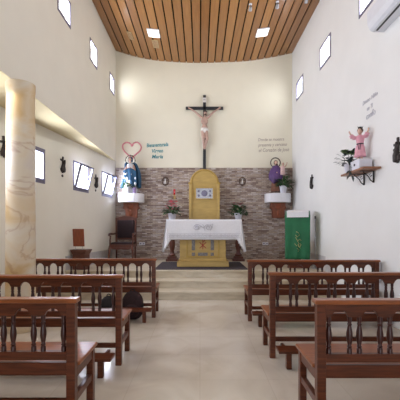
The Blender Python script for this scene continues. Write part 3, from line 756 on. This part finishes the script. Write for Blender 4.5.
plant('potted_flower', 'pot of small leaves and cream flowers at the foot of the blue statue', (CLX-.05,9.32,CTZ), .095, .20, 'pot_white', 'leaf', 50, .13, .07, .11, .06, 'cream_flower', 9, .05, 5, .04)
plant('potted_flower', 'small lilac foil-wrapped pot right of the white pot on the left console', (CLX+.135,9.34,CTZ), .055, .15, 'pot_lilac', 'leaf', 24, .07, .07, .08, .04, 'pinkflower', 3, .03, 6, .03)
plant('potted_plant', 'dense green plant in white pot on the right wall console', (CRX+.10,9.34,CTZ), .10, .20, 'pot_white', 'leaf', 130, .25, .26, .14, .065, 'redflower', 4, .03, 11, .10)

# ------------------------------------------------------------------ sanctuary lamp
t = thing('sanctuary_lamp', 'red glass lamp on a brass bracket above the left altar plant', 'lamp', ((174.5-200)*9.6/F,YB-.04,CH+(HOR-195)*9.6/F))
w = MB(); w.tube([(0,0,-.06),(0,-.06,-.06),(0,-.10,-.035),(0,-.10,0)], .008); w.lathe([(.04,-.012),(.045,0),(.03,.0)], c=(0,-.10,0), seg=20); w.box((0,-.005,-.06), (.05,.01,.09)); w.build('bracket', 'brass', t)
w = MB(); w.lathe([(.026,0),(.031,.05),(.031,.13),(.028,.155)], c=(0,-.10,0), seg=24); w.build('red_glass', 'redglass', t, smooth=True)

# ------------------------------------------------------------------ armchair
t = thing('armchair', 'dark wooden armchair with maroon padded back against the stone wall', 'chair', (-2.0,8.62,CZ))
for sx in (-1, 1):
    w = MB(); x = sx*.285
    w.tube([(x,.02,.44),(x*1.0,.0,.36),(x*1.06,-.03,.22),(x*1.05,-.035,.08),(x*1.09,-.055,.0)], [.032,.035,.026,.022,.028], 10); w.build('front_leg', 'chair_wood', t, smooth=True)
    w = MB(); w.box((sx*.25,.56,.22), (.045,.045,.44)); w.build('rear_leg', 'chair_wood', t, bevel=.006)
    w = MB(); w.tube([(x,.02,.46),(x*1.03,.05,.58),(x*1.0,.06,.70)], .020, 10); w.build('arm_support', 'chair_wood', t, smooth=True)
    w = MB(); w.tube([(x*1.08,-.02,.70),(x*1.07,.01,.735),(x*1.0,.12,.74),(x*.95,.30,.73),(x*.88,.56,.75)], [.022,.028,.026,.022,.022], 10); w.build('armrest', 'chair_wood', t, smooth=True)
    w = MB(); w.prism([(sx*.255-.027,.44),(sx*.255+.027,.44),(sx*.26+.027,1.17),(sx*.26-.027,1.17)], .55, .60); w.build('back_post', 'chair_wood', t, bevel=.006)
w = MB(); w.box((0,.29,.435), (.60,.60,.07)); w.build('seat_frame', 'chair_wood', t, bevel=.01)
w = MB(); w.prism([(-.27,.40),(.27,.40),(.27,.37),(.20,.345),(.10,.335),(0,.35),(-.10,.335),(-.20,.345),(-.27,.37)][::-1], -.01, .02); w.build('front_apron', 'chair_wood', t, bevel=.004)
w = MB(); w.box((0,.29,.49), (.55,.54,.06)); w.build('seat_cushion', 'velvet', t, bevel=.025)
w = MB(); w.prism([(-.23,1.10),(.23,1.10),(.23,1.17),(.12,1.205),(0,1.215),(-.12,1.205),(-.23,1.17)], .55, .60); w.box((0,.575,.60), (.46,.045,.05)); w.build('back_rails', 'chair_wood', t, bevel=.006)
w = MB(); w.box((0,.565,.865), (.46,.07,.48)); w.build('padded_back', 'velvet', t, bevel=.025)

# ------------------------------------------------------------------ side chair by aisle wall
t = thing('side_chair', 'small wooden box-seat chair with red-brown panel back by the left aisle wall', 'chair', (-2.565,7.34,CZ), AANG-PI/2)
w = MB(); a = .165; b_ = .205
for (za, zb, ra, rb) in ((0,.33,.140,.140),(.33,.40,.145,.175),(.40,.43,.180,.180)):
    lo = [w.bm.verts.new((x*ra, y*ra*.8, za)) for x, y in ((-1,-1),(1,-1),(1,1),(-1,1))]; hi = [w.bm.verts.new((x*rb, y*rb*.8, zb)) for x, y in ((-1,-1),(1,-1),(1,1),(-1,1))]
    w.bm.faces.new(lo[::-1]); w.bm.faces.new(hi)
    for i in range(4): w.bm.faces.new((lo[i], lo[(i+1) % 4], hi[(i+1) % 4], hi[i]))
w.build('flared_box_seat', 'chair_wood', t, bevel=.004)
w = MB(); w.box((0,-.11,.685), (.255,.022,.375), (.08,0,.0)); w.build('back_panel', 'board', t, bevel=.006)
for sx in (-1, 1):
    w = MB(); w.tube([(sx*.08,-.10,.42),(sx*.08,-.095,.55),(sx*.08,-.105,.80)], .008); w.build('back_post', 'metal', t, smooth=True)

# ------------------------------------------------------------------ lectern (ambo) with green cloth
LX, LY = 2.12, 7.50
t = thing('lectern', 'wooden lectern covered by a green embroidered cloth, near the right wall', 'lectern', (LX+.03,LY,CZ), -.30)
w = MB(); w.box((0,.22,.03), (.44,.36,.06)); w.build('base', 'chair_wood', t, bevel=.01)
w = MB(); w.box((0,.22,.58), (.14,.12,1.06)); w.build('post', 'chair_wood', t, bevel=.01)
w = MB(); w.boxm(Matrix.Translation((0,.20,1.20)) @ Matrix.Rotation(.32, 4, 'X'), (.47,.40,.03)); w.build('book_rest', 'chair_wood', t, bevel=.006)
w = MB(); hw = .268
w.grid(lambda u, v: ((-hw+2*hw*u)*(1-.045*v), -.012-.012*math.sin(u*17)*v-.02*v, 1.155-.95*v), 34, 14)
w.grid(lambda u, v: (-hw+2*hw*u, .39*v-.01, 1.155+.13*v), 10, 4)
for sx in (-1, 1):
    w.grid(lambda u, v, sx=sx: (sx*hw*(1-.045*v)+sx*.01*math.sin(u*11)*v, -.012-.02*v+.36*u, 1.155+.12*u-(.95-.2*u)*v), 12, 10)
gc = w.build('green_cloth', 'green', t, smooth=True, solid=.005)
w = MB()
for pts in ([(-.02,.86),(.03,.84),(.05,.78),(.0,.74),(-.03,.79)],[(-.03,.74),(.0,.68),(.04,.60),(.03,.54),(.07,.50)],[(.02,.66),(.06,.70),(.09,.66)],[(-.05,.60),(-.01,.55),(.03,.58),(.05,.53)],[(.0,.50),(.04,.46),(.02,.42)],[(.06,.60),(.09,.57),(.06,.53)]):
    w.tube([(a-.01,-.052,b-.05) for a, b in pts], .0045, 5)
w.build('gold_embroidery', 'gold', gc, smooth=True)
w = MB(); w.grid(lambda u, v: (-.235+.46*u+.01, -.022-.012*(1-abs(v-.5)*0)-.0*v, 1.19-.115*v+.05), 10, 4)
w.grid(lambda u, v: (-.225+.46*u, -.028+.30*v, 1.238+.06*v), 10, 4)
o = w.build('open_missal_cloth', 'white_cloth', None, solid=.006, loc=(LX+.03,LY,CZ)); o.rotation_euler = (0,0,-.30); o.name = 'white_cloth'
tag(o, 'white cloth folded over the top of the green lectern', 'cloth')
# pole stand
t = thing('microphone_stand', 'slim grey pole stand between the green lectern and the right wall', 'stand', (2.53,7.46,CZ))
w = MB(); w.lathe([(.075,0),(.075,.012),(.03,.025),(.012,.03)], seg=24); w.build('base', 'metal', t)
w = MB(); w.tube([(0,0,.02),(0,0,1.10)], .011); w.build('pole', 'metal', t, smooth=True)
w = MB(); w.tube([(0,0,1.09),(-.01,-.01,1.15)], .016); w.build('tip', 'black', t, smooth=True)

# ------------------------------------------------------------------ right wall shelf, statue, plant
SZ = 2.235
t = thing('wall_shelf', 'wooden shelf on black iron brackets on the right wall', 'shelf', (XR,5.33,SZ))
w = MB(); w.box((-.13,0,-.015), (.26,.80,.03)); w.build('board', 'shelf_wood', t, bevel=.004)
for y in (-.20,.10):
    w = MB(); w.box((-.012,y,-.12), (.012,.025,.18)); w.box((-.11,y,-.037), (.21,.025,.012))
    w.tube([(-.02,y,-.20),(-.06,y,-.17),(-.085,y,-.12),(-.12,y,-.09),(-.17,y,-.05)], .008); w.tube([(-.05,y,-.07),(-.075,y,-.09),(-.06,y,-.12),(-.035,y,-.10)], .006)
    w.build('iron_bracket', 'iron', t)
# pedestal box
w = MB(); w.box((-.0,0,.075), (.20,.30,.15)); w.box((0,0,.156), (.17,.20,.014)); o = w.build('statue_pedestal', 'pot_white', None, bevel=.008, loc=(XR-.135,5.27,SZ)); tag(o, 'pale lilac-white pedestal box under the pink-robed child statue', 'pedestal')
q = MB(); q.ell((-.103,0,.08), (.006,.025,.02)); q.build('dark_emblem', 'belt', o)
t = thing('child_statue', 'pink-robed child statue with raised arms on the right wall shelf', 'statue', (XR-.135,5.30,SZ+.163), -.75)
w = MB(); head(w, (0,-.01,.445), .042, (0,-1,.0)); w.limb([(0,0,.37),(0,0,.41)], [.022,.02])
for s in (-1, 1):
    w.limb([(s*.05,0,.355),(s*.10,-.03,.36),(s*.135,-.05,.43)], [.022,.018,.012]); hand(w, (s*.135,-.05,.43), (s*.3,-.1,1), (0,-1,0), .045)
    w.limb([(0,0,.37),(s*.018,0,.22),(s*.025,-.0,.06),(s*.025,-.0,.02),(s*.028,-.04,.012)], [.03,.022,.016,.014,.012])
w.build('body', 'skin_statue', t, remesh=.004)
w = MB(); w.lathe([(.085,.05),(.078,.10),(.062,.20),(.048,.25),(.058,.31),(.062,.35),(.045,.38),(.02,.395)], seg=36, mod=lambda a, z: 1+.06*math.sin(a*9), sy=.8)
for s in (-1, 1): w.taper((s*.045,0,.352), (s*.10,-.03,.36), .026, .036); w.taper((s*.10,-.03,.36), (s*.122,-.045,.40), .036, .030)
w.build('tunic', 'pink', t, smooth=True)
w = MB(); w.lathe([(.052,.240),(.055,.247),(.052,.258)], seg=24, sy=.82); w.box((.02,-.055,.20), (.008,.008,.09), (0,.1,0)); w.box((-.01,-.055,.20), (.008,.008,.09), (0,-.2,0)); w.build('belt', 'belt', t)
w = MB(); w.ell((0,.008,.462), (.046,.046,.042)); w.build('hair', 'hair', t, remesh=.005)
w = MB(); w.lathe([(.022,.49),(.028,.515),(.02,.515),(.015,.49)], seg=16)
for i in range(3):
    a = 2*PI*i/3; w.taper((.03*math.cos(a),.03*math.sin(a),.49), (.045*math.cos(a),.045*math.sin(a),.525), .007, .002, 6)
w.build('crown', 'bronze', t)
plant('trailing_plant', 'dark trailing plant in white pot on the right wall shelf', (XR-.19,5.575,SZ), .075, .155, 'pot_white', 'leaf_dark', 52, .17, .24, .10, .06, 'leaf_lt', 16, .08, 21, .04, trailing=2)

# ------------------------------------------------------------------ stations of the cross
def station(label, loc, rz, plaque, seed, group='stations of the cross'):
    random.seed(seed); t = thing('station_of_the_cross', label, 'wall relief', loc, rz, group)
    w = MB(); tl = random.uniform(-.25,.25)
    w.box((0,-.012,0), (.035,.022,.34), (0,tl*.3,0)); w.box((0,-.014,.08), (.17,.022,.032), (0,tl,0))
    w.box((0,-.008,-.10), (.14,.016,.05)); w.build('bronze_cross', 'bronze', t, bevel=.003)
    w = MB(); z = -.13
    w.limb([(-.01,-.03,-.13),(.0,-.035,-.03),(.02,-.04,.05)], [.035,.032,.024]); w.ell((.025,-.045,.085), (.02,.02,.025))
    w.limb([(.02,-.035,.05),(.05,-.04,.04),(.07,-.03,.09)], [.014,.012,.009]); w.limb([(-.05,-.025,-.13),(-.05,-.03,-.06),(-.045,-.03,-.02)], [.026,.024,.016]); w.ell((-.045,-.035,.01), (.016,.016,.02))
    w.limb([(.05,-.022,-.13),(.055,-.03,-.08)], [.024,.02]); w.ell((.055,-.03,-.05), (.015,.015,.018))
    w.build('figure_group', 'bronze', t, remesh=.006)
    if plaque:
        w = MB(); w.lathe([(.028,0),(.028,.012)], seg=8); bmesh.ops.rotate(w.bm, verts=w.bm.verts, matrix=Matrix.Rotation(PI/2, 3, 'X')); bmesh.ops.translate(w.bm, verts=w.bm.verts, vec=(0,0,-.225)); w.build('number_disc', 'bronze', t)
def aw(y, off=0.0): return (ax(y)+off, y)
RA = AANG                      # local x along wall; facing -y of wall = nave
station('dark bronze relief on the aisle wall left of the marbled column', (*aw(5.36),2.62), RA, False, 1)
station('dark bronze relief with small disc between the first two open aisle windows', (*aw(7.0),2.64), RA, True, 2)
station('dark bronze relief between the two tilted-open aisle windows', (*aw(8.46),2.50), RA, True, 3)
station('small dark bronze relief on the right wall near the stone-clad corner', (XR,7.95,2.42), -PI/2, False, 4)
station('dark bronze relief on the right wall at the photo right edge', (XR,4.50,2.37), -PI/2, False, 5)
def rosette(label, px, py):
    t = thing('wall_ornament', label, 'wall ornament', (bx(px)*.994,YB-.04,bz(py)), 0, 'bronze wreath ornaments')
    w = MB(); pts = [(.09*math.cos(a)*(1+.07*math.sin(5*a)),-.016,.11*math.sin(a)*(1+.06*math.cos(4*a))) for a in [2*PI*i/40 for i in range(40)]]; w.tube(pts, .017, 6, True); w.build('wreath', 'bronze_lt', t, smooth=True)
    w = MB(); w.box((0,-.012,0), (.022,.02,.20)); w.box((0,-.012,.03), (.16,.02,.022)); w.build('cross', 'bronze_lt', t)
    w = MB(); w.limb([(0,-.03,-.06),(0,-.035,.02)], [.022,.018]); w.ell((0,-.04,.055), (.015,.015,.018)); w.build('figure', 'loin', t, smooth=True)
rosette('small bronze wreath ornament on the stone wall left of the retable', 165.3, 181.5)
rosette('small bronze wreath ornament on the stone wall right of the retable', 242.3, 181.5)

# sockets
for px, lab in ((142, 'white double socket on the stone wall beside the dark armchair'), (265.5, 'white double socket on the stone wall left of the green lectern')):
    t = thing('wall_socket', lab, 'socket', (bx(px)*.994,YB-.04,bz(243.5)), 0, 'double sockets on the stone wall')
    for s in (-1, 1):
        w = MB(); w.box((s*.043,-.006,0), (.08,.012,.085)); k = w.build('socket_plate', 'ac', t, bevel=.003)
        w = MB(); w.lathe([(.02,0),(.02,.004)], seg=16); bmesh.ops.rotate(w.bm, verts=w.bm.verts, matrix=Matrix.Rotation(PI/2, 3, 'X')); bmesh.ops.translate(w.bm, verts=w.bm.verts, vec=(s*.043,-.0115,0)); w.build('socket_hole', 'frame', k)

# ------------------------------------------------------------------ air conditioner
t = thing('air_conditioner', 'white wall-mounted air conditioner high on the right wall', 'air conditioner', (XR,4.42,4.14))
prof = [(0,0),(-.165,0),(-.205,.035),(-.235,.11),(-.24,.27),(-.225,.30),(0,.30)]
w = MB(); a = [w.bm.verts.new((x,-.45,z)) for x, z in prof]; b = [w.bm.verts.new((x,.45,z)) for x, z in prof]
w.bm.faces.new(a); w.bm.faces.new(b[::-1])
for i in range(len(prof)): w.bm.faces.new((a[i], b[i], b[(i+1) % len(prof)], a[(i+1) % len(prof)]))
w.build('casing', 'ac', t, bevel=.006)
w = MB(); w.box((-.125,0,.002), (.030,.80,.010)); w.build('outlet_slot', 'black', t)
w = MB(); w.box((-.165,0,-.004), (.035,.78,.006), (0,.12,0)); w.build('louvre_flap', 'ac', t)

# ------------------------------------------------------------------ ceiling fixtures
for x, y, lab in ((-1.13,8.29,'square white ceiling lamp above the left side of the altar'), (1.52,8.29,'square white ceiling lamp above the right side of the altar')):
    z = cz(x); sl = math.atan((cz(x+.05)-cz(x-.05))/.1); t = thing('ceiling_lamp', lab, 'ceiling lamp', (x,y,z), 0, 'square ceiling lamps'); t.rotation_euler = (0,-sl,0)
    w = MB(); w.box((0,0,-.012), (.30,.34,.024)); w.build('lamp_housing', 'ac', t, bevel=.004)
    w = MB(); w.box((0,0,-.027), (.26,.30,.008)); w.build('diffuser', 'led', t)
for x, y, sx, sy, lab in ((-1.15,8.80,.15,.36,'beige slatted ceiling plate next to the left ceiling lamp'), (-1.76,8.60,.13,.34,'beige slatted ceiling plate nearest the left wall')):  # flat beige plates with slats, set on the boards
    z = cz(x); sl = math.atan((cz(x+.05)-cz(x-.05))/.1); t = thing('ceiling_plate', lab, 'grille', (x,y,z), 0, 'ceiling plates'); t.rotation_euler = (0,-sl,0)
    w = MB(); w.box((0,0,-.006), (sx,sy,.012)); w.build('plate_body', 'plate_beige', t, bevel=.002)
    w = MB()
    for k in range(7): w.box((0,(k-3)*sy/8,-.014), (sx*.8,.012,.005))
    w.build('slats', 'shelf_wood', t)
for x, lab in ((1.07,'leftmost of the three small ceiling spotlights'), (1.64,'middle one of the three small ceiling spotlights'), (2.26,'small ceiling spotlight nearest the right wall')):
    z = cz(x); t = thing('ceiling_spotlight', lab, 'spotlight', (x,7.2,z), 0, 'small ceiling spotlights'); t.scale = (.75,.75,.75)
    w = MB(); w.lathe([(.045,-.02),(.045,0)], seg=20); w.build('mount', 'ac', t)
    w = MB(); w.tube([(0,0,-.02),(0,0,-.07)], .010); w.build('stem', 'metal', t)
    w = MB(); w.taper((0,-.05,-.09), (0,.07,-.13), .035, .055, 20); w.build('spot_head', 'metal', t, smooth=False)
    w = MB(); w.taper((0,.0705,-.130), (0,.074,-.1312), .045, .045, 20); w.build('spot_lens', 'metal', t)
# recessed downlight in aisle soffit
AL = [(-2.62,4.05,'round warm downlight in the aisle soffit beside the column')]
for x, y, lab in AL:
    t = thing('recessed_downlight', lab, 'downlight', (x,y,SOF-.004))
    w = MB(); w.lathe([(.055,-.012),(.07,-.010),(.07,0)], seg=24); w.build('trim_ring', 'ac', t)
    w = MB(); w.lathe([(.048,-.018),(.048,-.012)], seg=24); w.build('lamp_glass', 'warmlamp', t)
    L = bpy.data.lights.new('downlight', 'SPOT'); L.energy = 12; L.color = (1,.78,.45); L.spot_size = 2.6; L.shadow_soft_size = .05
    lo = bpy.data.objects.new('downlight', L); COL.objects.link(lo); lo.location = (x,y,SOF-.05)

# ------------------------------------------------------------------ bags
def bag(name, label, loc, rz, W, D, Hh, m):
    t = thing(name, label, 'bag', loc, rz)
    w = MB()
    q = bmesh.ops.create_uvsphere(w.bm, u_segments=32, v_segments=20, radius=1)
    for v in q['verts']:
        x, y, z = v.co; f = lambda a, p: math.copysign(abs(a)**p, a)
        v.co = (f(x,.75)*W/2, f(y,.7)*D/2, max(0, Hh/2+f(z,.7)*Hh/2)); v.co.x *= 1.06-.14*max(0, z)
    w.build('bag_body', m, t, smooth=True)
    w = MB(); w.ell((0,-D*.45,Hh*.33), (W*.36,D*.22,Hh*.26)); w.build('front_pocket', m, t, smooth=True)
    w = MB(); w.tube([(W*.12*math.cos(a),0,Hh*.97+.04*math.sin(a)) for a in [PI*i/10 for i in range(11)]], .008); w.build('top_handle', 'bag2', t, smooth=True)
    for s in (-1, 1):
        w = MB(); w.tube([(s*W*.25,D*.40,Hh*.9),(s*W*.30,D*.60,Hh*.6),(s*W*.32,D*.52,Hh*.25),(s*W*.3,D*.42,Hh*.1)], .012); w.build('shoulder_strap', 'bag2', t, smooth=True)
bag('backpack', 'dark maroon rounded backpack on the floor behind the left-hand front pew', (-.99,5.0,0), 0, .30, .17, .41, 'bag')
bag('handbag', 'smaller black bag on the floor left of the maroon backpack', (-1.34,5.0,0), .2, .25, .16, .34, 'bag2')
# white heater box behind last right pew end
t = thing('wall_heater', 'low white wall box beyond the right end of the pew nearest the steps', 'heater', (XR,5.0,.70))
w = MB(); w.box((-.025,0,.0), (.05,.14,.30)); w.build('box_body', 'ac', t, bevel=.02)
w = MB(); w.box((-.052,0,.08), (.006,.10,.02)); w.build('grille', 'metal', t)

# ------------------------------------------------------------------ view
S.view_settings.view_transform = 'Standard'; S.view_settings.look = 'None'; S.view_settings.gamma = 1; S.view_settings.use_curve_mapping = False
S.view_settings.exposure = 0.18
